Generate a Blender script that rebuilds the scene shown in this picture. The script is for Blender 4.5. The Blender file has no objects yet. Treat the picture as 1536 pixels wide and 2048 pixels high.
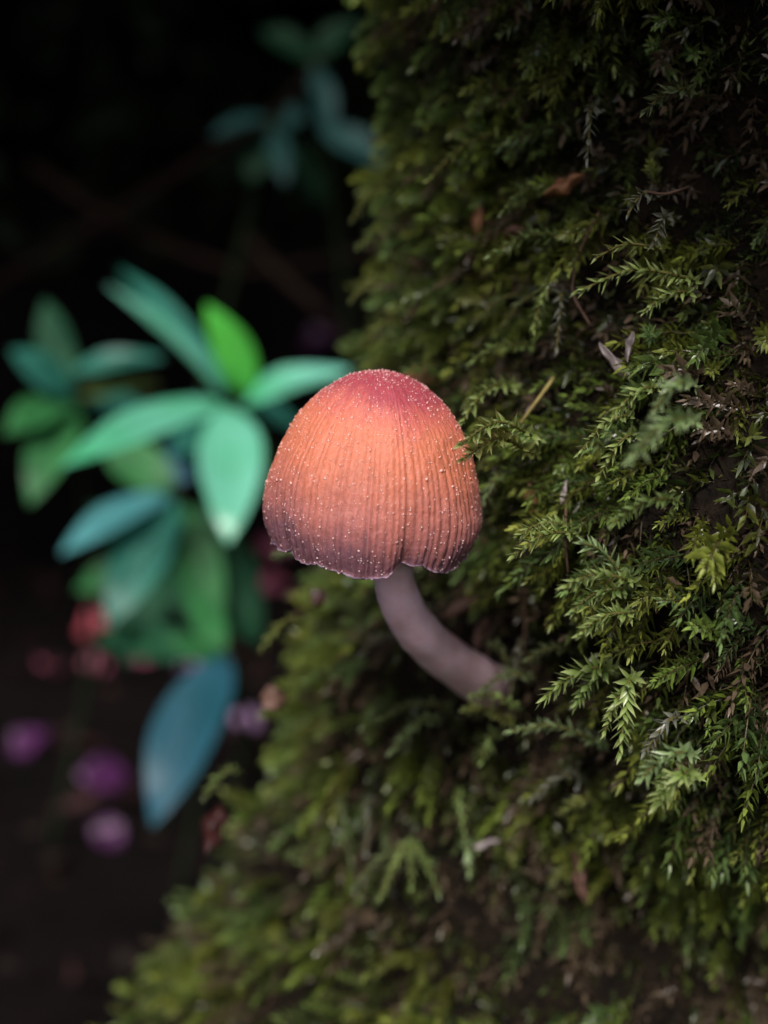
import bpy, math, random
import numpy as np
from mathutils import Vector, Matrix, noise
from mathutils.bvhtree import BVHTree

random.seed(11); rng = np.random.default_rng(11)
R = math.radians
sc = bpy.context.scene
col = sc.collection

# ------------------------------------------------------------------ camera, sky, sun, exposure
PITCH = R(10.0); HALF = R(25.0); CAM = Vector((0, 0, 0.30))
FWD = Vector((0, math.cos(PITCH), -math.sin(PITCH)))
UP = Vector((0, math.sin(PITCH), math.cos(PITCH)))
RIGHT = Vector((1, 0, 0))
cam_data = bpy.data.cameras.new('camera')
cam = bpy.data.objects.new('camera', cam_data); col.objects.link(cam)
cam.location = CAM; cam.rotation_euler = (R(90) - PITCH, 0, 0)
cam_data.sensor_fit = 'VERTICAL'; cam_data.sensor_height = 24.0; cam_data.sensor_width = 18.0
cam_data.lens = 12.0 / math.tan(HALF)
cam_data.clip_start = 0.004; cam_data.clip_end = 200
cam_data.dof.use_dof = True; cam_data.dof.focus_distance = 0.1165
cam_data.dof.aperture_fstop = cam_data.lens / 3.5
sc.camera = cam

SUN_EL, SUN_AZ = R(45), R(191)          # light falls over the photographer's left shoulder
world = bpy.data.worlds.new('World'); sc.world = world; world.use_nodes = True
wn = world.node_tree.nodes; wl = world.node_tree.links
sky = wn.new('ShaderNodeTexSky'); sky.sky_type = 'NISHITA'; sky.sun_disc = False
sky.sun_elevation = SUN_EL; sky.sun_rotation = SUN_AZ; sky.air_density = 1.0; sky.dust_density = 3.0
wl.new(sky.outputs[0], wn['Background'].inputs['Color']); wn['Background'].inputs['Strength'].default_value = 0.05
sun_data = bpy.data.lights.new('sun', 'SUN'); sun_data.energy = 1.5; sun_data.angle = R(14); sun_data.color = (1, 0.95, 0.91)
sun = bpy.data.objects.new('sun', sun_data); col.objects.link(sun)
sdir = Vector((math.sin(SUN_AZ) * math.cos(SUN_EL), math.cos(SUN_AZ) * math.cos(SUN_EL), math.sin(SUN_EL)))
sun.rotation_euler = sdir.to_track_quat('Z', 'Y').to_euler()
sun.location = (0, -2, 3)
sc.view_settings.view_transform = 'Standard'; sc.view_settings.look = 'None'
sc.view_settings.exposure = 1.3; sc.view_settings.gamma = 1.0
sc.cycles.use_denoising = True
sc.cycles.max_bounces = 8; sc.cycles.caustics_reflective = False; sc.cycles.caustics_refractive = False

KP = math.tan(HALF) / 1024.0
def at(px, py, d):
    """a point seen at photo pixel (px, py), d metres along the view axis"""
    return CAM + FWD * d + RIGHT * ((px - 768) * KP * d) + UP * ((1024 - py) * KP * d)
def ray(px, py):
    return (FWD + RIGHT * ((px - 768) * KP) + UP * ((1024 - py) * KP)).normalized()
def pix(p):
    v = p - CAM; d = v.dot(FWD)
    return 768 + v.dot(RIGHT) / (KP * d), 1024 - v.dot(UP) / (KP * d), d

# ------------------------------------------------------------------ helpers
def tag(o, label=None, cat=None, group=None, kind=None):
    if label: o['label'] = label
    if cat: o['category'] = cat
    if group: o['group'] = group
    if kind: o['kind'] = kind
    return o
def empty(name, loc):
    o = bpy.data.objects.new(name, None); col.objects.link(o); o.location = loc
    o.empty_display_size = 0.005
    return o
def link(name, me, mat, parent=None, smooth=True):
    if mat is not None and len(me.materials) == 0: me.materials.append(mat)
    if smooth and len(me.polygons): me.polygons.foreach_set('use_smooth', [True] * len(me.polygons))
    o = bpy.data.objects.new(name, me); col.objects.link(o)
    if parent is not None: o.parent = parent
    return o
def mesh(name, verts, faces, off=(0, 0, 0)):
    me = bpy.data.meshes.new(name)
    ox, oy, oz = off
    me.from_pydata([(v[0] - ox, v[1] - oy, v[2] - oz) for v in verts], [], faces)
    me.update(); return me
def np_mesh(name, V, F3=None, F4=None, C=None):
    """large mesh from arrays: V (n,3), triangles F3, quads F4, colour per vertex C (n,3)"""
    me = bpy.data.meshes.new(name)
    nt = 0 if F3 is None else len(F3); nq = 0 if F4 is None else len(F4)
    me.vertices.add(len(V)); me.vertices.foreach_set('co', np.asarray(V, np.float32).ravel())
    loops = []; 
    if nt: loops.append(np.asarray(F3, np.int32).ravel())
    if nq: loops.append(np.asarray(F4, np.int32).ravel())
    L = np.concatenate(loops); me.loops.add(len(L)); me.loops.foreach_set('vertex_index', L)
    starts = np.concatenate([np.arange(nt) * 3, nt * 3 + np.arange(nq) * 4]).astype(np.int32)
    me.polygons.add(nt + nq); me.polygons.foreach_set('loop_start', starts)
    me.update(calc_edges=True)
    if C is not None:
        a = me.color_attributes.new('Col', 'FLOAT_COLOR', 'POINT')
        a.data.foreach_set('color', np.concatenate([C, np.ones((len(C), 1))], 1).astype(np.float32).ravel())
    me.validate(); return me
def catmull(pts, n):
    pts = [Vector(p) for p in pts]; P = [pts[0] * 2 - pts[1]] + pts + [pts[-1] * 2 - pts[-2]]
    out = []
    segs = len(pts) - 1
    for i in range(n):
        t = i / (n - 1) * segs; k = min(int(t), segs - 1); t -= k
        a, b, c, d = P[k], P[k + 1], P[k + 2], P[k + 3]
        out.append(0.5 * ((2 * b) + (c - a) * t + (2 * a - 5 * b + 4 * c - d) * t * t + (3 * b - a - 3 * c + d) * t ** 3))
    return out
def tube(pts, radii, sides=8, cap=True, rough=0.0):
    V, F = [], []
    n = len(pts); ref = Vector((0.31, 0.2, 0.93))
    for i, p in enumerate(pts):
        t = (pts[min(i + 1, n - 1)] - pts[max(i - 1, 0)]).normalized()
        a = t.cross(ref).normalized(); b = t.cross(a).normalized()
        for s in range(sides):
            w = 2 * math.pi * s / sides
            r = radii[i] * (1 + rough * (random.random() - 0.5))
            V.append(p + (a * math.cos(w) + b * math.sin(w)) * r)
    for i in range(n - 1):
        for s in range(sides):
            F.append((i * sides + s, i * sides + (s + 1) % sides, (i + 1) * sides + (s + 1) % sides, (i + 1) * sides + s))
    if cap:
        F.append(tuple(reversed(range(sides)))); F.append(tuple(range((n - 1) * sides, n * sides)))
    return V, F

# ------------------------------------------------------------------ materials
def nodes(name):
    m = bpy.data.materials.new(name); m.use_nodes = True
    nt = m.node_tree; return m, nt.nodes, nt.links, nt.nodes['Principled BSDF']
def ramp(n, stops):
    r = n.new('ShaderNodeValToRGB'); e = r.color_ramp.elements
    while len(e) < len(stops): e.new(0.5)
    for i, (p, c) in enumerate(stops): e[i].position = p; e[i].color = (*c, 1)
    return r
def noise_tex(n, l, scale, detail=4, rough=0.6, coord='Object'):
    tc = n.new('ShaderNodeTexCoord'); t = n.new('ShaderNodeTexNoise')
    t.inputs['Scale'].default_value = scale; t.inputs['Detail'].default_value = detail; t.inputs['Roughness'].default_value = rough
    l.new(tc.outputs[coord], t.inputs['Vector']); return t
def bump(n, l, src, strength, dist, p):
    b = n.new('ShaderNodeBump'); b.inputs['Strength'].default_value = strength; b.inputs['Distance'].default_value = dist
    l.new(src, b.inputs['Height']); l.new(b.outputs[0], p.inputs['Normal']); return b
def ground_mat(name, c1, c2, scale, roughness=0.9, bd=0.01):
    m, n, l, p = nodes(name)
    t = noise_tex(n, l, scale); r = ramp(n, [(0.3, c1), (0.75, c2)])
    l.new(t.outputs[0], r.inputs[0]); l.new(r.outputs[0], p.inputs['Base Color'])
    p.inputs['Roughness'].default_value = roughness; p.inputs['Specular IOR Level'].default_value = 0.06
    bump(n, l, t.outputs[0], 0.7, bd, p); return m
def leaf_mat(name, c1, c2, rough=0.38, scale=60, trans=0.25, veins=True, spec=0.5):
    m, n, l, p = nodes(name)
    t = noise_tex(n, l, scale, 3); r = ramp(n, [(0.3, c1), (0.72, c2)])
    l.new(t.outputs[0], r.inputs[0]); l.new(r.outputs[0], p.inputs['Base Color'])
    p.inputs['Roughness'].default_value = rough; p.inputs['Specular IOR Level'].default_value = spec
    if veins: bump(n, l, t.outputs[0], 0.35, 0.002, p)
    tr = n.new('ShaderNodeBsdfTranslucent'); l.new(r.outputs[0], tr.inputs['Color'])
    mx = n.new('ShaderNodeMixShader'); mx.inputs[0].default_value = trans
    l.new(p.outputs[0], mx.inputs[1]); l.new(tr.outputs[0], mx.inputs[2])
    l.new(mx.outputs[0], n['Material Output'].inputs['Surface']); return m
def attr_leaf_mat(name, rough=0.4, trans=0.3, spec=0.5):
    m, n, l, p = nodes(name)
    a = n.new('ShaderNodeAttribute'); a.attribute_name = 'Col'
    t = noise_tex(n, l, 900, 2)
    mul = n.new('ShaderNodeMix'); mul.data_type = 'RGBA'; mul.blend_type = 'MULTIPLY'; mul.inputs[0].default_value = 1.0
    r = ramp(n, [(0.3, (0.65, 0.65, 0.65)), (0.7, (1.2, 1.2, 1.15))]); l.new(t.outputs[0], r.inputs[0])
    l.new(a.outputs[0], mul.inputs[6]); l.new(r.outputs[0], mul.inputs[7])
    l.new(mul.outputs[2], p.inputs['Base Color']); p.inputs['Roughness'].default_value = rough
    p.inputs['Specular IOR Level'].default_value = spec
    tr = n.new('ShaderNodeBsdfTranslucent'); l.new(mul.outputs[2], tr.inputs['Color'])
    mx = n.new('ShaderNodeMixShader'); mx.inputs[0].default_value = trans
    l.new(p.outputs[0], mx.inputs[1]); l.new(tr.outputs[0], mx.inputs[2])
    l.new(mx.outputs[0], n['Material Output'].inputs['Surface']); return m

M = {}
M['soil'] = ground_mat('soil', (0.003, 0.0025, 0.0025), (0.009, 0.006, 0.006), 14)
M['bank'] = ground_mat('bank_soil', (0.004, 0.004, 0.004), (0.014, 0.010, 0.009), 5)
M['bark'] = ground_mat('bark', (0.004, 0.0035, 0.003), (0.018, 0.012, 0.008), 260, 0.9, 0.006)
M['twig'] = ground_mat('twig_bark', (0.012, 0.008, 0.006), (0.03, 0.018, 0.014), 80, 0.8, 0.001)
M['moss'] = attr_leaf_mat('moss_leaf', 0.30, 0.30, 0.75)
M['litter'] = attr_leaf_mat('litter_leaf', 0.7, 0.1, 0.1)
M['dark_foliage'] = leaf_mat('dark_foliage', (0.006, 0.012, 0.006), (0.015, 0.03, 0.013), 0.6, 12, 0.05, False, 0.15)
M['mint'] = leaf_mat('mint_sheen_leaf', (0.06, 0.38, 0.18), (0.20, 0.58, 0.46), 0.30, 28, 0.12)  # pale bluish sky sheen painted into the leaf green
M['bright'] = leaf_mat('bright_leaf', (0.05, 0.44, 0.04), (0.14, 0.66, 0.10), 0.45, 40, 0.12)
M['teal'] = leaf_mat('teal_leaf', (0.015, 0.12, 0.085), (0.05, 0.25, 0.19), 0.45, 40, 0.2, True, 0.3)
M['shaded_teal'] = leaf_mat('shaded_teal_leaf', (0.006, 0.035, 0.032), (0.014, 0.06, 0.058), 0.6, 60, 0.2, True, 0.2)  # darker copy of the teal leaf, background shade painted in
M['shaded_dark'] = leaf_mat('shaded_dark_leaf', (0.003, 0.02, 0.01), (0.008, 0.035, 0.016), 0.6, 60, 0.2, True, 0.1)  # darker copy of the dark leaf, shade put into its colour
M['green'] = leaf_mat('green_leaf', (0.02, 0.11, 0.035), (0.04, 0.20, 0.06), 0.5, 60, 0.2, True, 0.25)
M['dark'] = leaf_mat('dark_leaf', (0.008, 0.05, 0.025), (0.018, 0.09, 0.04), 0.6, 60, 0.2, True, 0.15)
M['blue'] = leaf_mat('sky_tinted_leaf', (0.010, 0.075, 0.10), (0.035, 0.12, 0.18), 0.45, 30, 0.2, True, 0.3)  # blue of the reflected sky painted into the leaf colour
M['sky_tint'] = leaf_mat('pale_sky_tinted_leaf', (0.06, 0.26, 0.28), (0.11, 0.36, 0.38), 0.3)  # paler version, sky reflection again put into the base colour
M['olive'] = leaf_mat('olive_leaf', (0.06, 0.10, 0.02), (0.11, 0.15, 0.03), 0.5)
M['pink'] = leaf_mat('pink_dead_leaf', (0.22, 0.05, 0.09), (0.42, 0.12, 0.19), 0.45, 90, 0.1)
M['mauve'] = leaf_mat('mauve_dead_leaf', (0.20, 0.10, 0.22), (0.38, 0.22, 0.42), 0.4, 90, 0.1)
M['purple'] = leaf_mat('purple_dead_leaf', (0.05, 0.01, 0.055), (0.10, 0.025, 0.105), 0.4, 90, 0.1)
M['red'] = leaf_mat('red_dead_leaf', (0.42, 0.06, 0.09), (0.60, 0.13, 0.17), 0.4, 90, 0.1)
M['brown'] = leaf_mat('brown_scrap', (0.07, 0.035, 0.022), (0.19, 0.10, 0.075), 0.6, 300, 0.15)
M['rust'] = leaf_mat('rust_scrap', (0.16, 0.06, 0.025), (0.36, 0.17, 0.08), 0.6, 300, 0.15)
M['maroon'] = leaf_mat('maroon_scrap', (0.02, 0.005, 0.004), (0.05, 0.010, 0.009), 0.5, 300, 0.05)
M['grey_scrap'] = leaf_mat('grey_scrap', (0.20, 0.17, 0.16), (0.40, 0.34, 0.34), 0.5, 300, 0.15)
M['stalk'] = ground_mat('dry_stalk', (0.22, 0.17, 0.06), (0.36, 0.30, 0.12), 500, 0.5, 0.0003)
M['brown_stalk'] = ground_mat('brown_stalk', (0.06, 0.035, 0.025), (0.14, 0.09, 0.065), 500, 0.5, 0.0003)

# ------------------------------------------------------------------ the trunk surface
XC, YC = 0.085, 0.198
def gauss(x, s): return math.exp(-(x / s) ** 2)
def trunk_r(th, z):
    d = (math.degrees(th) + 180) % 360 - 180
    r = 0.080
    r += 0.85 * max(0.0, 0.30 - z) ** 1.5 * gauss(d + 95, 42)          # root flare running to the left
    r += 0.5 * max(0.0, 0.22 - z) ** 1.5                                # base flare
    r += 0.019 * gauss(d + 24, 22) * gauss(z - 0.270, 0.024)           # swelling right of the mushroom
    r -= 0.010 * gauss(d + 26, 30) * gauss(z - 0.216, 0.022)           # undercut below it
    r -= 0.010 * gauss(d + 52, 13) * gauss(z - 0.257, 0.016)           # the pit the mushroom grows from
    q = min(1.0, max(0.0, (0.246 - z) / 0.045)); r -= 0.022 * q * q * (3 - 2 * q) * gauss(d + 5, 52)   # lower right falls away
    r += 0.098 * gauss(d + 16, 40) * gauss(z - 0.390, 0.032)            # overhang above the view, added to shade the upper right
    r += 0.006 * noise.noise(Vector((math.sin(th) * 2.2, math.cos(th) * 2.2, z * 26)))
    r += 0.0030 * noise.noise(Vector((math.sin(th) * 7 + 9, math.cos(th) * 7, z * 80)))
    return r
def trunk_p(th, z):
    r = trunk_r(th, z)
    return Vector((XC + r * math.sin(th), YC - r * math.cos(th), z))
def trunk_n(th, z):
    e = 0.004
    du = trunk_p(th + e * 8, z) - trunk_p(th - e * 8, z); dv = trunk_p(th, z + e) - trunk_p(th, z - e)
    return du.cross(dv).normalized()
NT = 320
zs = list(np.linspace(-0.03, 0.12, 24)[:-1]) + list(np.linspace(0.12, 0.46, 230)[:-1]) + list(np.linspace(0.46, 0.87, 40)); NZ = len(zs)
tv = [trunk_p(2 * math.pi * j / NT, z) for z in zs for j in range(NT)]
tf = [(i * NT + j, i * NT + (j + 1) % NT, (i + 1) * NT + (j + 1) % NT, (i + 1) * NT + j) for i in range(NZ - 1) for j in range(NT)]
tf.append(tuple(range((NZ - 1) * NT, NZ * NT)))
tree = empty('mossy_tree', (XC, YC, 0))
tag(tree, 'dark brown tree trunk with flaring root under thick green moss', 'tree trunk')
link('trunk', mesh('trunk', tv, tf, (XC, YC, 0)), M['bark'], tree)
BVH = BVHTree.FromPolygons([v[:] for v in tv], tf)
def surf(px, py, fallback=0.17):
    h = BVH.ray_cast(CAM, ray(px, py))
    if h[0] is None: return at(px, py, fallback), fallback, Vector((0, -1, 0))
    return h[0], (h[0] - CAM).dot(FWD), h[1]

# ------------------------------------------------------------------ ground, bank, dark shrubs
def ground_h(x, y):
    d = math.hypot(x, y - 0.2)
    b = max(0.0, (y - 1.6)) if y > 0 else 0.0
    side = max(0.0, abs(x) - 1.5) * (1.0 if y > -0.6 else max(0.0, 1 + (y + 0.6) / 1.2))
    h = 0.9 * b + 0.75 * side
    h = min(h, 2.6)
    return h + 0.03 * noise.noise(Vector((x * 2, y * 2, 0))) * min(1, d) + 0.012 * noise.noise(Vector((x * 9, y * 9, 3)))
def terrain(name, xs, ys, hf, mat, label):
    V = [(x, y, hf(x, y)) for y in ys for x in xs]; nx = len(xs)
    F = [(j * nx + i, j * nx + i + 1, (j + 1) * nx + i + 1, (j + 1) * nx + i) for j in range(len(ys) - 1) for i in range(nx - 1)]
    o = link(name, mesh(name, V, F), mat); tag(o, label, 'ground', kind='structure'); return o
xs = [math.copysign(abs(t) ** 2.2 * 60, t) for t in np.linspace(-1, 1, 151)]
ys = [math.copysign(abs(t) ** 2.2 * 60, t) + 0.4 for t in np.linspace(-1, 1, 151)]
terrain('ground', xs, ys, lambda x, y: ground_h(x, y), M['soil'], 'dark damp soil of the forest floor rising into a bank')

def leaf_cloud(centers, sizes, rnd):
    """many four-triangle leaves with random attitude"""
    n = len(centers)
    base = np.array([[0, 0, 0], [0.24, 0.45, 0.05], [-0.24, 0.45, 0.05], [0, 0.5, -0.02], [0, 1, -0.10]])
    tri = np.array([[0, 1, 3], [0, 3, 2], [1, 4, 3], [3, 4, 2]])
    q = rnd.normal(size=(n, 4)); q /= np.linalg.norm(q, axis=1)[:, None]
    w, x, y, z = q.T
    Rm = np.stack([np.stack([1 - 2 * (y * y + z * z), 2 * (x * y - z * w), 2 * (x * z + y * w)], 1),
                   np.stack([2 * (x * y + z * w), 1 - 2 * (x * x + z * z), 2 * (y * z - x * w)], 1),
                   np.stack([2 * (x * z - y * w), 2 * (y * z + x * w), 1 - 2 * (x * x + y * y)], 1)], 1)
    V = np.einsum('nij,kj->nki', Rm, base) * sizes[:, None, None] + centers[:, None, :]
    F = tri[None] + (np.arange(n) * 5)[:, None, None]
    return V.reshape(-1, 3), F.reshape(-1, 3)
# evergreen thicket on the bank, plus unseen shrubs overhead added to shade the background
n1 = 15000
c1 = np.stack([rng.uniform(-2.6, 2.6, n1), rng.uniform(0.12, 3.6, n1), rng.uniform(1.0, 1.55, n1)], 1)
c1[:, 1] = c1[:, 1] - 0.02 - (c1[:, 2] - 1.0) * 0.85
c1[:, 2] += 0.12 * np.sin(c1[:, 0] * 2.3) + 0.10 * np.cos(c1[:, 1] * 2.9)
n2 = 9000
u = rng.uniform(-2.2, 2.2, n2); v = rng.uniform(0.0, 1.5, n2)
c2 = np.stack([u, 1.75 + 0.25 * np.cos(u) + rng.uniform(0, 0.7, n2), 0.08 + v], 1)
V, F = leaf_cloud(np.concatenate([c1, c2]), np.concatenate([rng.uniform(0.10, 0.20, n1), rng.uniform(0.06, 0.14, n2)]), rng)
o = link('thicket', np_mesh('thicket', V, F), M['dark_foliage'], smooth=False)
tag(o, 'dense dark evergreen thicket with unseen foliage added overhead to shade the forest floor', 'thicket', kind='stuff')

# ------------------------------------------------------------------ the mushroom
PX = 0.125 * KP                                        # metres in one photo pixel at the cap
cap_c = at(741, 1095, 0.1265)                          # centre of the rim circle
prof = [(0.0, 10.9), (0.6, 11.3), (3.1, 12.15), (5.4, 12.3), (8.8, 11.75), (11.7, 10.8), (14.8, 9.05), (17.4, 6.9), (19.0, 4.9), (20.0, 2.75), (20.35, 1.2), (20.45, 0.0)]
ph = np.array([p[0] for p in prof]); pr = np.array([p[1] for p in prof])
arc = np.concatenate([[0], np.cumsum(np.hypot(np.diff(ph), np.diff(pr)))])
NS, NA = 110, 480
ss = np.linspace(0, arc[-1], NS)
def smooth_interp(x, xp, fp):
    xx = np.linspace(xp[0], xp[-1], 400); y = np.interp(xx, xp, fp)
    for _ in range(3):
        k = np.ones(19) / 19; y2 = np.convolve(np.pad(y, 9, mode='edge'), k, 'valid'); y = y2
    return np.interp(x, xx, y)
hs = smooth_interp(ss, arc, ph); rs = smooth_interp(ss, arc, pr)
hs = hs - hs[0] + 0.0; rs[-1] = 0.0; hs[-8:] = np.linspace(hs[-8], hs[-1], 8)
# furrow phases: uneven spacing round the cap
knots = np.cumsum(rng.uniform(0.55, 1.5, 92)); knots = knots / knots[-1] * 2 * np.pi
knot_amp = rng.uniform(0.35, 1.0, 92); knot_top = rng.uniform(0.50, 0.86, 92)
def cap_point(a, i, inner=0.0):
    """a: angle, 0 = towards the photographer, positive = to the right; i: row from the rim"""
    s = ss[i] / arc[-1]; h = hs[i]; r = rs[i]
    k = int(np.searchsorted(knots, a % (2 * np.pi))) % 92
    lo = knots[k - 1] if k > 0 else 0.0; hi = knots[k]
    f = ((a % (2 * np.pi)) - lo) / max(1e-6, hi - lo)
    top = knot_top[k]
    fade = min(1, max(0, (top - s) / 0.22)) * (0.65 + 0.5 * (1 - s))
    groove = -(abs(2 * f - 1) ** 2.2) * 0.30 * knot_amp[k] * fade
    n1 = noise.noise(Vector((math.sin(a) * 2.3, math.cos(a) * 2.3, h * 0.16)))
    n2 = noise.noise(Vector((math.sin(a) * 9, math.cos(a) * 9, h * 0.9 + 5)))
    n3 = noise.noise(Vector((math.sin(a) * 40, math.cos(a) * 40, h * 3.2 + 15)))
    side = min(1, r / 3)
    r = r + side * (0.34 * n1 + 0.09 * n2 + 0.075 * n3) + groove * side
    h = h + 0.06 * n2
    w = max(0.0, 1 - s / 0.30)                                   # only near the rim
    ad = math.degrees((a + math.pi) % (2 * math.pi) - math.pi)
    lift = 1.15 * gauss(ad - 19, 6) + 0.75 * gauss(ad - 29, 6) + 1.3 * gauss(ad + 52, 4.5) + 0.75 * gauss(ad + 70, 12) \
        - 0.45 * gauss(ad - 50, 9) - 0.55 * gauss(ad + 2, 17) + 0.3 * gauss(ad + 30, 8) + 0.8 * gauss(ad - 78, 10)
    lift += 0.22 * noise.noise(Vector((math.sin(a) * 6, math.cos(a) * 6, 3))) + 0.16 * noise.noise(Vector((math.sin(a) * 17, math.cos(a) * 17, 8)))
    h += lift * w ** 1.3
    r -= (0.9 * gauss(ad - 20, 5) * w ** 0.8 + 0.9 * gauss(ad + 54, 4) * w + 0.25 * gauss(ad + 40, 5) * w) 
    fl = max(0.0, 1 - s / 0.028)
    r += 0.32 * fl * (0.6 + 0.8 * noise.noise(Vector((math.sin(a) * 8, math.cos(a) * 8, 30))))
    return (r - inner) * math.sin(a), -(r - inner) * math.cos(a), h - inner * 0.4
lean = Matrix.Rotation(R(3.4), 4, 'Y') @ Matrix.Rotation(R(2.5), 4, 'X')
def cap_world(p): return cap_c + lean.to_3x3() @ (Vector(p) * 0.001 * (0.1265 / 0.125))
mush_base = at(962, 1362, 0.158)
mush = empty('mushroom', mush_base)
tag(mush, 'orange bell-capped mushroom with pale curved stem growing from the mossy trunk', 'mushroom')
angs = np.linspace(0, 2 * np.pi, NA, endpoint=False)
cv, cf, cc = [], [], []
for i in range(NS):
    for a in angs: cv.append(cap_world(cap_point(a, i)))
for i in range(NS - 1):
    for j in range(NA): cf.append((i * NA + j, i * NA + (j + 1) % NA, (i + 1) * NA + (j + 1) % NA, (i + 1) * NA + j))
outer = len(cv)
# inner wall of the bell, joined at the rim
NI = 24
rows = np.linspace(0, NS - 12, NI).astype(int)
for q, i in enumerate(rows):
    for a in angs: cv.append(cap_world(cap_point(a, int(i), 0.28 + 0.5 * q / NI)))
for q in range(NI - 1):
    for j in range(NA): cf.append((outer + q * NA + j, outer + (q + 1) * NA + j, outer + (q + 1) * NA + (j + 1) % NA, outer + q * NA + (j + 1) % NA))
for j in range(NA): cf.append((j, outer + j, outer + (j + 1) % NA, (j + 1) % NA))
# pigment: darker purple towards the ripening rim, red on the crown
C = np.zeros((len(cv), 3))
c_rim = np.array((0.18, 0.08, 0.10)); c_low = np.array((0.42, 0.145, 0.125)); c_mid = np.array((0.66, 0.20, 0.115)); c_up = np.array((0.60, 0.155, 0.115)); c_top = np.array((0.40, 0.068, 0.09))
def pig(s):
    st = [0.0, 0.09, 0.23, 0.44, 0.58, 0.67, 0.78, 1.0]; cs = [c_rim, c_rim * 1.15, c_low * 1.05, c_mid * 0.92, c_mid, c_up, c_top, c_top * 0.95]
    return np.array([np.interp(s, st, [c[k] for c in cs]) for k in range(3)])
for i in range(NS):
    s = ss[i] / arc[-1]
    for j, a in enumerate(angs):
        n = noise.noise(Vector((math.sin(a) * 3, math.cos(a) * 3, s * 3))) * 0.07 + noise.noise(Vector((math.sin(a) * 26, math.cos(a) * 26, s * 14))) * 0.05
        n += 0.05 * gauss(math.degrees(a) - 35, 40) - 0.05 * gauss(math.degrees((a + math.pi) % (2 * math.pi) - math.pi) + 75, 40)  # colour bands shifted by side: lit right and shaded left painted in
        k = int(np.searchsorted(knots, a)) % 92; lo = knots[k - 1] if k > 0 else 0.0
        g_ = abs(2 * (a - lo) / max(1e-6, knots[k] - lo) - 1) ** 2 * knot_amp[k] * min(1, max(0, (knot_top[k] - s) / 0.2))
        C[i * NA + j] = (1 - 0.26 * g_) * pig(min(1, max(0, s + n))) * (1 + 0.25 * noise.noise(Vector((math.sin(a) * 60, math.cos(a) * 60, s * 50))))
C[outer:] = (0.12, 0.06, 0.075); C[:2 * NA] = (0.28, 0.18, 0.25)
m, n, l, p = nodes('cap_skin')
a_ = n.new('ShaderNodeAttribute'); a_.attribute_name = 'Col'
l.new(a_.outputs[0], p.inputs['Base Color']); p.inputs['Roughness'].default_value = 0.46; p.inputs['Specular IOR Level'].default_value = 0.4
p.inputs['Subsurface Weight'].default_value = 0.35; p.inputs['Subsurface Radius'].default_value = (1.0, 0.35, 0.2); p.inputs['Subsurface Scale'].default_value = 0.0012
t = noise_tex(n, l, 2600, 4, 0.7); bump(n, l, t.outputs[0], 0.55, 0.00025, p)
me = np_mesh('cap', np.array([v - mush_base for v in cv]), None, np.array(cf), np.clip(C, 0, 1))
cap = link('cap', me, m, mush)
# gills under the cap
gv, gf = [], []
for k in range(64):
    a = 2 * math.pi * k / 64
    ring = []
    for i in (3, 14, 28, 44, 60):
        p_ = Vector(cap_point(a, i, 0.7)); q_ = Vector((p_.x * 0.55, p_.y * 0.55, p_.z + 1.0))
        ring.append((cap_world(p_), cap_world(q_)))
    b = len(gv)
    for x, y in ring: gv += [x, y]
    for i in range(4): gf.append((b + 2 * i, b + 2 * i + 1, b + 2 * i + 3, b + 2 * i + 2))
m, n, l, p = nodes('gill'); p.inputs['Base Color'].default_value = (0.10, 0.055, 0.06, 1); p.inputs['Roughness'].default_value = 0.8
link('gills', mesh('gills', gv, gf, mush_base), m, mush)
# sugary granules scattered over the cap
ico_v = np.array([(0, 0, 1), (1, 0, 0), (0, 1, 0), (-1, 0, 0), (0, -1, 0), (0, 0, -1)], float)
ico_f = np.array([(0, 1, 2), (0, 2, 3), (0, 3, 4), (0, 4, 1), (5, 2, 1), (5, 3, 2), (5, 4, 3), (5, 1, 4)])
GV, GF, GC = [], [], []
ng = 0
while ng < 5200:
    s = random.random() ** 0.85; a = random.uniform(0, 2 * math.pi)
    i = min(NS - 3, int(s * (NS - 1)))
    if random.random() > 0.25 + rs[i] / 12.3: continue
    if noise.noise(Vector((math.sin(a) * 5, math.cos(a) * 5, s * 7))) < random.uniform(-0.9, 0.35): continue
    c = np.array(cap_world(cap_point(a, i)) - mush_base)
    g = (0.035 + 0.11 * random.random() ** 2.2) * (1.5 if random.random() < 0.07 else 1) * 0.001
    q = rng.normal(size=(6, 3)) * 0.22
    GF.append(ico_f + 6 * ng); GV.append((ico_v + q) * g * np.array((1, 1, 1.2)) + c); ng += 1
    tint = pig(min(1, s)); w = random.uniform(0.25, 0.75)
    GC.append(np.tile(np.clip(tint * 1.25 * (1 - w) + np.array((0.85, 0.62, 0.58)) * w, 0, 1), (6, 1)))
m, n, l, p = nodes('granule'); a_ = n.new('ShaderNodeAttribute'); a_.attribute_name = 'Col'
l.new(a_.outputs[0], p.inputs['Base Color']); p.inputs['Roughness'].default_value = 0.25; p.inputs['Specular IOR Level'].default_value = 0.6
o = link('granules', np_mesh('granules', np.concatenate(GV), np.concatenate(GF), None, np.concatenate(GC)), m, cap)
o['kind'] = 'stuff'
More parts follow.
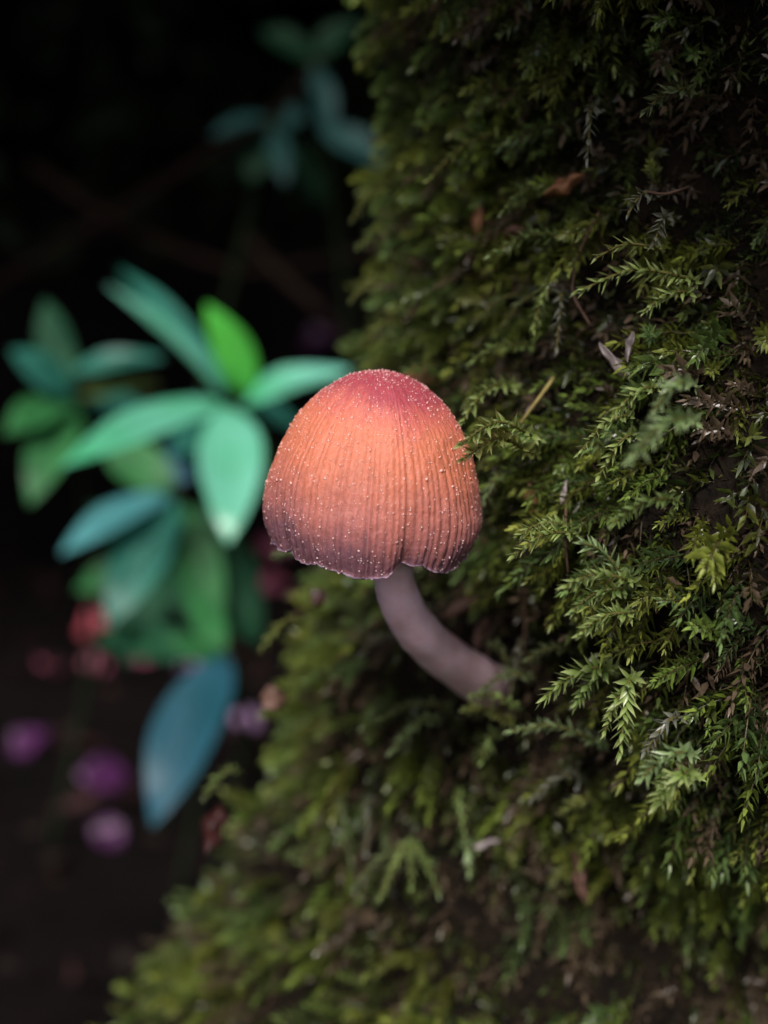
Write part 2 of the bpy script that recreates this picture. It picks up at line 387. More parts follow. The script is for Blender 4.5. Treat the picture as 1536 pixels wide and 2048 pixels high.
# stem
sp = catmull([cap_world((0.9, 0.3, 15)), at(783, 1085, 0.1265), at(788, 1160, 0.1275), at(806, 1215, 0.130), at(836, 1262, 0.1345), at(876, 1302, 0.141), at(925, 1338, 0.149), at(966, 1366, 0.157), surf(985, 1378)[0] + ray(985, 1378) * 0.004], 60)
sr = [(2.25 + 1.25 * (i / 59) ** 1.5 + 0.05 * math.sin(i * 0.7)) * 0.001 for i in range(60)]
sv, sf = tube(sp, sr, 40)
sv = [v + Vector((noise.noise(v * 900), noise.noise(v * 900 + Vector((7, 0, 0))), 0)) * 0.00012 for v in sv]
m, n, l, p = nodes('stem_flesh')
t = noise_tex(n, l, 420, 5); r = ramp(n, [(0.25, (0.74, 0.47, 0.53)), (0.75, (0.90, 0.65, 0.76))])
l.new(t.outputs[0], r.inputs[0]); l.new(r.outputs[0], p.inputs['Base Color']); p.inputs['Roughness'].default_value = 0.5
p.inputs['Subsurface Weight'].default_value = 0.4; p.inputs['Subsurface Radius'].default_value = (1.0, 0.5, 0.5); p.inputs['Subsurface Scale'].default_value = 0.0012
bump(n, l, t.outputs[0], 0.35, 0.0003, p)
link('stem', mesh('stem', sv, sf, mush_base), m, mush)

# ------------------------------------------------------------------ moss
GREENS = np.array([(0.13, 0.18, 0.026), (0.10, 0.155, 0.026), (0.17, 0.20, 0.028), (0.085, 0.14, 0.032), (0.13, 0.15, 0.024), (0.075, 0.13, 0.04)])
def shoot(n_leaf, rnd, bend=0.35, leaf=0.19):
    """one moss shoot of unit length along +Z, bending to +X; returns verts, tris, t along shoot per vertex"""
    V, F, T = [], [], []
    def axis(t): return np.array((bend * t * t * 0.5, 0.0, t - 0.12 * bend * t ** 3))
    ks = np.linspace(0, 0.97, 6)
    for t in ks:
        c = axis(t); r = 0.014 * (1 - 0.6 * t)
        for w in range(3): V.append(c + np.array((math.cos(2.094 * w), math.sin(2.094 * w), 0)) * r); T.append(-1)
    for i in range(5):
        for w in range(3):
            a, b = i * 3 + w, i * 3 + (w + 1) % 3
            F += [(a, b, b + 3), (a, b + 3, a + 3)]
    for k in range(n_leaf):
        t = 0.10 + 0.90 * (k + rnd.uniform(0, 0.6)) / n_leaf; t = min(t, 1.0)
        tip = max(0, (t - 0.82) / 0.18)
        az = k * 2.399 + rnd.uniform(-0.3, 0.3)
        spread = (1.0 - 0.65 * tip) * rnd.uniform(0.75, 1.15)             # angle from the axis, radians
        L = leaf * rnd.uniform(0.75, 1.15) * (0.72 + 0.5 * math.sin(math.pi * min(1, t * 0.95))) * (1 - 0.15 * tip)
        W = L * rnd.uniform(0.13, 0.18)
        c = axis(t); tan = axis(min(1, t + 0.02)) - axis(t - 0.02); tan /= np.linalg.norm(tan)
        e1 = np.cross(tan, (0, 1, 0)); e1 /= np.linalg.norm(e1); e2 = np.cross(tan, e1)
        out = e1 * math.cos(az) + e2 * math.sin(az)
        d = tan * math.cos(spread) + out * math.sin(spread)
        side = np.cross(d, out); side /= np.linalg.norm(side) + 1e-9
        nrm = np.cross(side, d)
        cup = W * 0.55
        b = len(V)
        pts = [c, c + d * L * 0.30 + side * W + nrm * cup, c + d * L * 0.30 - side * W + nrm * cup, c + d * L * 0.34,
               c + d * L * 0.66 + side * W * 0.62 + nrm * cup * 0.8 + tan * L * 0.05, c + d * L * 0.66 - side * W * 0.62 + nrm * cup * 0.8 + tan * L * 0.05, c + d * L + tan * L * 0.16 * rnd.uniform(-0.4, 1.3) + nrm * L * 0.05]
        V += pts; T += [t] * 6 + [t + 0.25]
        F += [(b, b + 1, b + 3), (b, b + 3, b + 2), (b + 1, b + 4, b + 3), (b + 3, b + 5, b + 2), (b + 3, b + 4, b + 5), (b + 4, b + 6, b + 5)]
    return np.array(V), np.array(F), np.array(T)
FELT = [shoot(int(rng.integers(9, 15)), rng, rng.uniform(0.2, 0.8), rng.uniform(0.30, 0.42)) for _ in range(10)]
VAR = [shoot(int(rng.integers(32, 50)), rng, rng.uniform(0.2, 0.7), rng.uniform(0.13, 0.19)) for _ in range(14)]
def frame(d, down=Vector((0, 0, -1))):
    z = d.normalized(); x = down - z * down.dot(z)
    if x.length < 1e-4: x = Vector((1, 0, 0))
    x.normalize(); y = z.cross(x)
    return np.array([x, y, z]).T
def shoot_colors(T, base, dead):
    t = np.clip(T, 0, 1.25)
    young = np.array(base) * 1.7 + np.array((0.10, 0.115, 0.045)); old = np.array(base) * 0.7
    w = np.clip((t - 0.45) / 0.65, 0, 1)[:, None] ** 1.4
    Cc = old * (1 - w) + np.clip(young, 0, 0.6) * w
    Cc[T < 0] = (0.10, 0.07, 0.03)
    if dead: Cc = np.where((T < 0)[:, None], Cc, np.array((0.17, 0.12, 0.08)) * (0.6 + 0.6 * w))
    return Cc
bare = [(600, 1760, 50), (480, 1800, 45), (640, 1640, 35), (560, 1560, 28), (880, 1560, 45), (1010, 1560, 40), (880, 520, 25), (940, 600, 25), (820, 300, 30), (930, 1345, 95), (870, 1290, 70), (860, 760, 50), (1000, 1190, 70), (1290, 1760, 130), (1130, 1700, 60), (790, 1340, 60), (640, 1195, 18),
        (1250, 230, 90), (1150, 330, 60), (1080, 1440, 45), (1180, 760, 45), (1130, 1180, 40), (1060, 960, 30)]
def bare_at(px, py):
    w = 1.0
    for bx, by, br in bare: w *= 1 - 0.93 * math.exp(-((px - bx) ** 2 + (py - by) ** 2) / (br * br))
    return w
MV, MF, MC = [], [], []; nv = 0; nsh = 0
def add_shoot(base, d, L, colr, dead=False, var=None, down=Vector((0, 0, -1)), short=False):
    global nv, nsh
    Vv, Ff, Tt = VAR[var if var is not None else random.randrange(len(VAR))]
    Rm = frame(d, down)
    if short: Vv, Ff, Tt = FELT[random.randrange(len(FELT))]
    MV.append((Vv * L) @ Rm.T + np.array(base)); MF.append(Ff + nv); MC.append(shoot_colors(Tt, colr, dead)); nv += len(Vv); nsh += 1
tries = 0; clumps = 0
while clumps < 800 and tries < 30000:
    tries += 1
    th = R(random.uniform(-155, 40)); z = random.uniform(0.13, 0.415)
    p0 = trunk_p(th, z); n0 = trunk_n(th, z)
    px, py, d = pix(p0)
    inframe = -150 < px < 1690 and -150 < py < 2200
    if not inframe and random.random() < 0.85: continue
    if (p0 - CAM).normalized().dot(n0) > 0.55 and random.random() < 0.7: continue
    big = noise.noise(Vector((p0.x * 60, p0.y * 60, p0.z * 60)))
    if random.random() > (0.40 + 1.7 * big + 0.8 * noise.noise(p0 * 170)) * bare_at(px, py): continue
    clumps += 1
    cdir = n0 * random.uniform(0.55, 1.0) + Vector((-0.50, 0, 0)) * random.uniform(0.3, 1.3) + Vector((0, 0, -0.6)) * random.uniform(0.2, 1.4) + Vector(rng.normal(size=3)) * 0.22
    cdir.normalize()
    colr = GREENS[random.randrange(6)] * random.uniform(0.7, 1.5); dead = random.random() < 0.07
    for k in range(random.randint(3, 6)):
        off = Vector(rng.normal(size=3)) * 0.0022; off -= n0 * off.dot(n0)
        d_ = (cdir + Vector(rng.normal(size=3)) * 0.38).normalized()
        if d_.dot(n0) < 0.05: d_ = (d_ + n0 * 0.4).normalized()
        add_shoot(p0 + off - n0 * 0.0008, d_, random.uniform(0.006, 0.0125), colr * random.uniform(0.85, 1.15), dead or random.random() < 0.04)
# a low felt of short shoots between the clumps, darkened to paint gap shade
cnt = 0
while cnt < 10500:
    th = R(random.uniform(-125, 10)); z = random.uniform(0.15, 0.375)
    p0 = trunk_p(th, z); n0 = trunk_n(th, z); px, py, d = pix(p0)
    cnt += 1
    if random.random() > 0.55 + 0.45 * bare_at(px, py): continue
    d_ = (n0 * 0.5 + Vector((-0.3, 0, -0.5)) + Vector(rng.normal(size=3)) * 0.5).normalized()
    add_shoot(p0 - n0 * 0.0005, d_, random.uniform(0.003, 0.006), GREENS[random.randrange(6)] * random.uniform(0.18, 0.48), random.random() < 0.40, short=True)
o = link('moss', np_mesh('moss', np.concatenate(MV), np.concatenate(MF), None, np.clip(np.concatenate(MC), 0, 1)), M['moss'], smooth=False)
tag(o, 'thick carpet of feathery green moss covering the trunk', 'moss', kind='stuff')
print('moss shoots', nsh, 'verts', nv)

# ------------------------------------------------------------------ single moss shoots that stand out (each leaf a part)
def hero_leaf(name, c0, c1, wide):
    V, F, Cc = [], [], []
    N = 7
    for i in range(N):
        t = i / (N - 1)
        w = wide * (math.sin(math.pi * min(1, t * 0.86 + 0.14)) ** 0.9) * (1 - t ** 3)
        up = 0.16 * t * t
        for q in (-1, 0, 1):
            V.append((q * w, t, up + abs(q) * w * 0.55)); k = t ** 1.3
            Cc.append([c0[j] * (1 - k) + c1[j] * k for j in range(3)])
    for i in range(N - 1):
        for q in (0, 1): F.append((i * 3 + q, i * 3 + q + 1, i * 3 + q + 4, i * 3 + q + 3))
    return np_mesh(name, np.array(V), None, np.array(F), np.array(Cc))
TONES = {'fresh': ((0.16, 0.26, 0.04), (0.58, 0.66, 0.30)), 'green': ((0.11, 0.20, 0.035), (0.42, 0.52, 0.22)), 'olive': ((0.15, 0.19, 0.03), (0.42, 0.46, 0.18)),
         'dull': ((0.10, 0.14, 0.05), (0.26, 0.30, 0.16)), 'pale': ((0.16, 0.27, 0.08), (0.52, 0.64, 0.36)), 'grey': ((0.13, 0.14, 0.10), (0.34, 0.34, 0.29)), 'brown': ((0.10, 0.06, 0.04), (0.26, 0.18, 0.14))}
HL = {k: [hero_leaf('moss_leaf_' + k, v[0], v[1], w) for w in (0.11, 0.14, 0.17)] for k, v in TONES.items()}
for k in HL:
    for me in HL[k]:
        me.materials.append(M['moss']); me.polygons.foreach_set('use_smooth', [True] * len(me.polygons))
M['moss_stem'] = ground_mat('moss_stem', (0.07, 0.06, 0.02), (0.13, 0.11, 0.035), 800, 0.6, 0.0001)
def moss_shoot(base, tip, tone, label, lift=(8, 10), leaf=1.9, dens=1.0, sag=0.12, group='single moss shoots on the trunk'):
    """base and tip in photo pixels; lift: millimetres in front of the trunk surface"""
    sp_, sd, sn = surf(*base)
    d0 = max(0.088, sd - lift[0] * 0.001); d1 = max(0.086, sd - lift[1] * 0.001)
    b = at(base[0], base[1], d0); e = at(tip[0], tip[1], d1)
    root = sp_ + (sp_ - b) * 0.15 + Vector((0.002, 0, -0.001))
    mid = (b + e) * 0.5 + Vector((0, 0, 1)) * (e - b).length * sag
    pts = catmull([root, b, mid, e], 26)
    body = [p for p in pts[6:]]
    L = sum((body[i + 1] - body[i]).length for i in range(len(body) - 1))
    g = empty('moss_shoot', root); tag(g, label, 'moss', group)
    sv, sf = tube(pts, [0.00022 * (1 - 0.5 * i / 25) for i in range(26)], 5)
    link('stem', mesh('moss_stem', sv, sf, root), M['moss_stem'], g)
    n = max(12, int(L / 0.00024 * dens)); n = min(n, 56)
    for k in range(n):
        t = (k + random.uniform(0, 0.5)) / n
        x = 3 + t * (len(pts) - 4.001); i = int(x); c = pts[i].lerp(pts[min(i + 1, 25)], x - i)
        tan = (pts[min(i + 1, 25)] - pts[max(i - 1, 0)]).normalized()
        tipw = max(0, (t - 0.85) / 0.15)
        az = k * 2.399 + random.uniform(-0.3, 0.3); a = tan.orthogonal().normalized(); bb = tan.cross(a)
        out = a * math.cos(az) + bb * math.sin(az)
        spread = (0.95 - 0.62 * tipw) * random.uniform(0.75, 1.15)
        d = (tan * math.cos(spread) + out * math.sin(spread)).normalized()
        nrm = (tan - d * tan.dot(d)).normalized(); side = d.cross(nrm)
        s = leaf * 0.001 * random.uniform(0.75, 1.15) * (0.75 + 0.35 * math.sin(math.pi * min(1, t)))
        lo = bpy.data.objects.new('leaf', HL[tone][random.randrange(3)]); col.objects.link(lo); lo.parent = g
        mt = Matrix((side * s, d * s, nrm * s)).transposed().to_4x4(); mt.translation = c - root
        lo.matrix_local = mt
    return g
FAR = 'softly blurred moss shoot sticking out from the trunk edge'
HERO = [
 ((1372, 556), (1155, 583), 'fresh', 'long bright green moss shoot reaching out level beside hanging bright shoot', (14, 17)),
 ((1105, 550), (1066, 664), 'fresh', 'bright green moss shoot hanging down with pale tip above the yellow stalk', (12, 15)),
 ((1126, 585), (1113, 700), 'grey', 'dull grey-green moss shoot hanging straight down beside bright shoot', (11, 13)),
 ((1130, 474), (980, 510), 'green', 'green moss shoot arching over with pale drooping tip', (9, 12)),
 ((1000, 268), (855, 360), 'olive', 'long thin olive moss shoot slanting down from dark upper trunk', (8, 10)),
 ((1035, 588), (944, 652), 'dull', 'thin dull moss shoot slanting down, farther from the bright hanging shoot than its twin', (8, 9)),
 ((1072, 590), (1000, 656), 'dull', 'thin dull moss shoot slanting down between its parallel twin and bright hanging shoot', (8, 9)),
 ((1005, 203), (940, 229), 'green', 'dark green moss shoot near the top of the trunk', (8, 10)),
 ((1185, 215), (1174, 316), 'grey', 'thin grey moss thread hanging in the dark upper trunk', (10, 12)),
 ((1296, 385), (1254, 432), 'grey', 'sparse greyish moss shoot in the dark upper trunk', (12, 14)),
 ((1372, 178), (1290, 222), 'dull', 'dull spiky moss shoot high in the dark upper trunk', (12, 14)),
 ((1334, 430), (1308, 487), 'grey', 'small grey moss shoot pointing down in the dark', (11, 13)),
 ((1302, 494), (1192, 516), 'olive', 'sparse olive moss shoot above the long bright shoot', (12, 14)),
 ((1080, 368), (1003, 426), 'green', 'drooping green moss shoot under reddish scraps', (9, 11)),
 ((1048, 690), (938, 727), 'green', 'broad green moss shoot with pale tip above the cap shoulder', (8, 11)),
 ((1372, 584), (1290, 622), 'fresh', 'fresh green moss shoot under the long level shoot', (13, 15)),
 ((760, 370), (705, 438), 'olive', 'blurred olive moss shoot jutting highest from the trunk edge', (5, 6)),
 ((775, 548), (703, 598), 'olive', FAR, (5, 6)),
 ((790, 640), (722, 690), 'olive', 'blurred olive moss shoot on the trunk edge just above the cap crown', (5, 6)),
 ((765, 460), (716, 495), 'green', 'blurred green moss shoot on the trunk edge above two olive ones', (5, 6)),
 ((1020, 770), (924, 842), 'fresh', 'fresh green moss shoot with pale leaf tip touching the cap shoulder', (14, 24)),
 ((1065, 872), (918, 890), 'fresh', 'green moss shoot whose pale tip lies over the cap side', (18, 31)),
 ((1060, 905), (925, 918), 'olive', 'olive moss shoot crossing the cap edge below pale tip', (17, 30)),
 ((1135, 1052), (1035, 1072), 'fresh', 'bright forked moss shoot with pale tip, upper branch beside rust scrap', (14, 18)),
 ((1138, 1066), (1026, 1112), 'fresh', 'bright forked moss shoot with pale tip, lower branch beside rust scrap', (14, 18)),
 ((1250, 832), (1157, 908), 'fresh', 'crisp green moss shoot with fat pale tip', (12, 15)),
 ((1262, 870), (1198, 952), 'fresh', 'green moss shoot with white leaf tip hanging down', (13, 16)),
 ((1375, 838), (1262, 918), 'pale', 'pale bluish moss shoot with yellow-green tip, out of focus', (22, 27)),
 ((1375, 765), (1306, 825), 'pale', 'glossy pale moss shoot catching the light', (20, 24)),
 ((1305, 775), (1228, 828), 'fresh', 'fresh moss shoot with drooping pointed leaves', (14, 17)),
 ((1246, 1152), (1168, 1086), 'pale', 'pale blue-green moss shoot pointing up', (12, 15)),
 ((1255, 1160), (1128, 1174), 'fresh', 'thick green moss shoot pointing at the stem, upper of three', (13, 17)),
 ((1245, 1180), (1144, 1222), 'green', 'thick green moss shoot pointing at the stem, middle of three', (13, 17)),
 ((1255, 1228), (1160, 1268), 'fresh', 'thick green moss shoot with white tip, lowest of three', (14, 18)),
 ((1335, 998), (1224, 1048), 'green', 'long dark green moss shoot with sharp separate leaves', (12, 14)),
 ((998, 950), (948, 1058), 'dull', 'grey-green moss shoot hanging along the right edge of the cap', (14, 17)),
 ((1212, 1334), (1086, 1398), 'fresh', 'large bright green moss shoot with yellow tip slanting down', (16, 20)),
 ((1262, 1355), (1240, 1506), 'fresh', 'large bright moss shoot hanging straight down with yellow tip', (18, 22)),
 ((1245, 1385), (1208, 1466), 'fresh', 'bright moss shoot close against the big hanging one', (16, 19)),
 ((1216, 1338), (1150, 1408), 'green', 'green moss shoot under the large slanting one', (15, 18)),
 ((1192, 1482), (1016, 1464), 'pale', 'olive moss shoot with white spiky tip in the dark hollow', (12, 15)),
 ((1375, 1505), (1281, 1558), 'pale', 'blurred pale moss shoot at the lower edge of the bright cushion', (22, 26)),
 ((1380, 1545), (1313, 1606), 'fresh', 'blurred fat-tipped moss shoot hanging lowest from the bright cushion', (24, 28)),
 ((1048, 1350), (966, 1376), 'dull', 'dull moss shoot lying across the stem base', (16, 19)),
 ((1022, 1408), (944, 1392), 'green', 'green moss shoot tucked under the stem base', (16, 19)),
 ((1020, 1330), (984, 1290), 'dull', 'dull moss shoot rising beside the stem base', (12, 14)),
 ((1010, 1440), (930, 1420), 'olive', 'olive moss shoot stretched below the stem base', (12, 15)),
 ((1132, 1298), (1048, 1322), 'dull', 'small dull moss shoot to the right of the stem base', (11, 13)),
 ((1046, 1280), (1021, 1392), 'grey', 'thin grey moss thread hanging right of the stem base', (9, 11)),
 ((1352, 1435), (1290, 1504), 'grey', 'grey-green moss shoot behind the bright hanging shoots', (16, 18)),
 ((1142, 1548), (1062, 1602), 'grey', 'dull grey bare-looking moss shoot slanting down', (11, 13)),
 ((1178, 1598), (1125, 1624), 'olive', 'small olive moss tuft low in the dark', (11, 13)),
 ((988, 1466), (964, 1520), 'green', 'small green moss shoot under the stem base', (9, 11)),
 ((914, 1588), (929, 1676), 'green', 'green moss shoot hanging down below the stem base', (10, 12)),
 ((934, 1688), (938, 1746), 'pale', 'short moss shoot with pale tip low on the trunk', (10, 12)),
 ((884, 1412), (755, 1440), 'dull', 'grey-green moss shoot under the stem, stretched level', (10, 13)),
 ((862, 1438), (780, 1505), 'pale', 'moss shoot under the stem with row of pale leaf tips', (10, 14)),
 ((812, 1690), (712, 1768), 'dull', 'dull grey-green moss shoot of low star-shaped tuft', (9, 12)),
 ((816, 1690), (762, 1794), 'fresh', 'fresh yellow-green moss shoot of low star-shaped tuft', (9, 13)),
 ((830, 1690), (878, 1790), 'green', 'green moss shoot of low star-shaped tuft, bent toward the stem base side', (9, 12)),
 ((822, 1690), (823, 1772), 'green', 'short middle moss shoot of low star-shaped tuft', (9, 13)),
 ((680, 1600), (703, 1733), 'dull', 'long dull moss shoot hanging on the root flare', (8, 10)),
 ((735, 1600), (732, 1707), 'grey', 'grey moss shoot hanging on the root flare', (8, 10)),
 ((462, 1538), (408, 1596), 'green', 'blurred green moss shoot on the lower root edge', (4, 5)),
 ((582, 1238), (522, 1303), 'olive', 'blurred olive moss shoot on the root edge under the cap', (4, 5)),
 ((642, 1498), (537, 1543), 'green', 'blurred green moss shoot lying across the root flare', (6, 7)),
 ((610, 1108), (548, 1112), 'pale', 'blurred pale moss shoot just below the cap rim', (4, 5)),
 ((775, 1268), (724, 1306), 'grey', 'curled pale dry moss shoot left of the stem', (8, 9)),
]
FORK = {}
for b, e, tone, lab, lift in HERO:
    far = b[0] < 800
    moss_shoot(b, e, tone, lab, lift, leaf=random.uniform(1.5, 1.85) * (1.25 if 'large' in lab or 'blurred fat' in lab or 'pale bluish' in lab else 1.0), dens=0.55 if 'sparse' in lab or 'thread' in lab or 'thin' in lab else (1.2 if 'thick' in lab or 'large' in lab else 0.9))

# ------------------------------------------------------------------ scraps and stalks caught in the moss
def scrap(name, centre, lift, size, mat, label, seed, group=None, ratio=0.34):
    sp_, sd, sn = surf(*centre); c = at(centre[0], centre[1], sd - lift * 0.001)
    rr = random.Random(seed); V, F = [], []; nU, nV = 9, 6
    ax = Vector((rr.uniform(-1, 1), rr.uniform(-0.4, 0.4), rr.uniform(-1, 1))).normalized(); side = ax.cross(Vector((0.1, -1, 0.2))).normalized(); nn = ax.cross(side)
    for i in range(nU):
        u = i / (nU - 1)
        for j in range(nV):
            v = j / (nV - 1) * 2 - 1
            w = size * ratio * math.sin(math.pi * (0.06 + 0.88 * u)) * (1 + 0.95 * noise.noise(Vector((u * 9, v * 1.5, seed))))
            V.append(c + ax * (u - 0.5) * size + side * v * w * 0.5 + nn * (0.30 * size * noise.noise(Vector((u * 3.2, v * 1.6, seed + 4))) + 0.22 * size * v * v))
    for i in range(nU - 1):
        for j in range(nV - 1): F.append((i * nV + j, i * nV + j + 1, (i + 1) * nV + j + 1, (i + 1) * nV + j))
    o = link(name, mesh(name, V, F, c), mat); o.location = c
    md = o.modifiers.new('thickness', 'SOLIDIFY'); md.thickness = 0.00012
    md = o.modifiers.new('round', 'SUBSURF'); md.levels = 1; md.render_levels = 1
    tag(o, label, 'dead leaf', group); return o
scrap('dead_leaf_scrap', (928, 1215), 7, 0.0080, M['brown'], 'torn pinkish brown dead leaf shred behind the stem', 3)
scrap('dead_leaf_scrap', (965, 1265), 6, 0.0055, M['brown'], 'small curled brown shred at the stem base', 5)
scrap('dead_leaf_scrap', (1022, 1082), 11, 0.0042, M['rust'], 'rust-coloured leaf scrap beside the bright forked moss shoot', 8, ratio=0.8)
scrap('dead_leaf_scrap', (1065, 1000), 9, 0.0045, M['rust'], 'small rust-brown scrap right of the cap rim', 12)
scrap('dead_leaf_scrap', (1125, 368), 9, 0.0055, M['rust'], 'dim reddish brown scrap in the dark upper moss', 15, ratio=0.4)
scrap('dead_leaf_scrap', (960, 430), 7, 0.0048, M['rust'], 'dim rusty scrap under the slanting olive shoot', 17, ratio=0.4)
scrap('dead_leaf_scrap', (1045, 460), 8, 0.0045, M['brown'], 'dim brown scrap above the arching green shoot', 19, ratio=0.4)
scrap('dead_leaf_scrap', (638, 1196), 6, 0.0030, M['maroon'], 'dark maroon scrap on the moss below the cap rim', 23, ratio=0.9)
scrap('dead_leaf_scrap', (1232, 720), 12, 0.0056, M['grey_scrap'], 'curled pale grey dry leaf strip on the moss', 26, ratio=0.25)
scrap('dead_leaf_scrap', (1262, 695), 13, 0.0034, M['grey_scrap'], 'pointed pale grey shred standing up from the moss', 29, ratio=0.3)
scrap('dead_leaf_scrap', (862, 750), 8, 0.0075, M['rust'], 'tan bark flake behind the crown of the cap', 31, ratio=0.7)
scrap('dead_leaf_scrap', (1130, 985), 10, 0.0030, M['grey_scrap'], 'tiny bluish grey flake among moss', 33)
scrap('dead_leaf_scrap', (545, 1395), 4, 0.0040, M['brown'], 'blurred brown scrap on the mossy root edge', 36, ratio=0.9)
scrap('dead_leaf_scrap', (428, 1660), 3, 0.0075, M['maroon'], 'blurred dark red leaf scrap at the lower root edge', 41, ratio=0.5)
scrap('dead_leaf_scrap', (1165, 1760), 9, 0.0080, M['brown'], 'dark brown shred low on the trunk', 44, ratio=0.3)
scrap('dead_leaf_scrap', (975, 1690), 9, 0.0040, M['grey_scrap'], 'tiny pale shred low on the trunk', 47, ratio=0.3)
def stalk(pts, lift, r, mat, label):
    P = []
    for i, q in enumerate(pts):
        s_, sd, _ = surf(*q); P.append(at(q[0], q[1], sd - lift[min(i, len(lift) - 1)] * 0.001))
    s_, sd, _ = surf(*pts[0]); P.insert(0, s_ + Vector((0, 0.001, 0)))
    c = catmull(P, 30); sv, sf = tube(c, [r * (1 - 0.35 * i / 29) for i in range(30)], 7, True, 0.25)
    o = link('dry_stalk', mesh('dry_stalk', sv, sf, P[0]), mat); o.location = P[0]; tag(o, label, 'stalk'); return o
stalk([(1104, 760), (1075, 800), (1040, 848)], [9, 12, 14], 0.00030, M['stalk'], 'straight pale yellow dry stalk right of the cap')
stalk([(1200, 420), (1165, 490), (1150, 540), (1147, 590), (1180, 650)], [8, 11, 11, 10, 9], 0.00022, M['brown_stalk'], 'thin bent brown stalk hanging in the upper moss')
stalk([(1045, 1150), (1050, 1250), (1042, 1340)], [6, 9, 8], 0.00024, M['brown_stalk'], 'thin dark thread hanging between stem base and cushion')
stalk([(1133, 990), (1130, 1080), (1135, 1150), (1120, 1190)], [8, 12, 12, 10], 0.00020, M['brown_stalk'], 'thin brown upright thread behind the forked moss shoot')
stalk([(1000, 960), (960, 1050), (985, 1105), (1010, 1130)], [8, 13, 11, 10], 0.00020, M['brown_stalk'], 'thin curved thread along the right rim of the cap')
stalk([(1375, 375), (1330, 388), (1290, 385), (1270, 410)], [10, 13, 13, 12], 0.00020, M['brown_stalk'], 'looped thin stalk in the dark upper moss')

# ------------------------------------------------------------------ leafy plants behind
def leaf_mesh(b, e, width, nrm, droop, off, fold=0.25, wav=0.04):
    V, F = [], []; N = 14
    d = e - b; L = d.length; d.normalize(); side = d.cross(nrm).normalized(); nn = side.cross(d).normalized()
    for i in range(N):
        t = i / (N - 1)
        w = width * 0.5 * (math.sin(math.pi * t ** 0.85) ** 0.85 if 0 < t < 1 else 0.0) + width * 0.02
        c = b + d * L * t + nn * (4 * t * (1 - t) * droop * L)
        for q in (-1, -0.55, 0, 0.55, 1):
            V.append(c + side * q * w + nn * (abs(q) * w * fold + wav * width * math.sin(t * 9 + q * 2)))
    for i in range(N - 1):
        for q in range(4): F.append((i * 5 + q, i * 5 + q + 1, (i + 1) * 5 + q + 1, (i + 1) * 5 + q))
    me = mesh('leaf', V, F, off)
    return me
M['plant_stem'] = ground_mat('plant_stem', (0.01, 0.02, 0.01), (0.03, 0.04, 0.02), 120, 0.6, 0.0005)
def plant(name, hub, depth, leaves, label, cat='plant', foot=None, group=None, stem_r=0.0016):
    H = at(hub[0], hub[1], depth)
    base = Vector(foot) if foot else Vector((H.x - 0.01, H.y + 0.03, 0))
    base.z = ground_h(base.x, base.y) - 0.005
    g = empty(name, base); tag(g, label, cat, group)
    sv, sf = tube(catmull([base, base.lerp(H, 0.5) + Vector((0.012, 0.01, 0)), H], 16), [stem_r * (1.2 - 0.5 * i / 15) for i in range(16)], 8)
    link('stem', mesh('stem', sv, sf, base), M['plant_stem'], g)
    for (b, e, w, db, de, mk, nrm) in leaves:
        B = at(b[0], b[1], depth + db); E = at(e[0], e[1], depth + de)
        if (B - H).length > 0.004:
            pv, pf = tube([H, H.lerp(B, 0.5) + Vector((0, 0, -0.001)), B + (E - B) * 0.05], [0.0011, 0.0009, 0.0008], 6)
            link('leaf_stalk', mesh('leaf_stalk', pv, pf, base), M['plant_stem'], g)
        wid = w * KP * (depth + (db + de) / 2)
        lf = link('leaf', leaf_mesh(B, E, wid, Vector(nrm), 0.06, base), M[mk], g)
        # raised midrib as a sub-part
        d = E - B; side = d.cross(Vector(nrm)).normalized(); nn = side.cross(d.normalized()).normalized()
        mp = [B + d * t + nn * (4 * t * (1 - t) * 0.06 * d.length + 0.0002) for t in [i / 9 for i in range(10)]]
        rv, rf = tube(mp, [0.00075 * (1 - 0.75 * i / 9) for i in range(10)], 6)
        mid = link('midrib', mesh('midrib', rv, rf, base), M[mk], lf)
    return g
FRONT = (0.1, -0.8, 0.6); TOP = (0.1, -0.35, 0.93)
plant('leafy_plant', (458, 808), 0.40, [
    ((452, 800), (212, 570), 46, 0, -0.03, 'mint', (0.5, -0.5, 0.7)),
    ((500, 790), (412, 608), 82, 0.01, -0.01, 'bright', (0.2, -0.85, 0.4)),
    ((450, 808), (120, 935), 88, 0, -0.05, 'mint', (0.0, -0.75, 0.65)),
    ((462, 815), (458, 1085), 124, -0.005, -0.04, 'mint', (0.15, -0.95, 0.3)),
    ((470, 812), (700, 742), 78, 0.01, 0.0, 'mint', (0.0, -0.6, 0.8)),
    ((452, 790), (235, 535), 50, 0.02, 0.05, 'teal', (0.4, -0.6, 0.6)),
    ((470, 812), (620, 870), 70, 0.02, 0.05, 'teal', (0.0, -0.7, 0.7)),
    ((472, 830), (560, 990), 60, 0.03, 0.05, 'olive', (0.0, -0.8, 0.5)),
    ((440, 812), (345, 900), 110, 0.03, 0.05, 'teal', (0, -0.8, 0.5)),
], 'upright plant with whorl of pale mint green pointed leaves beside the cap', foot=(-0.09, 0.50, 0))
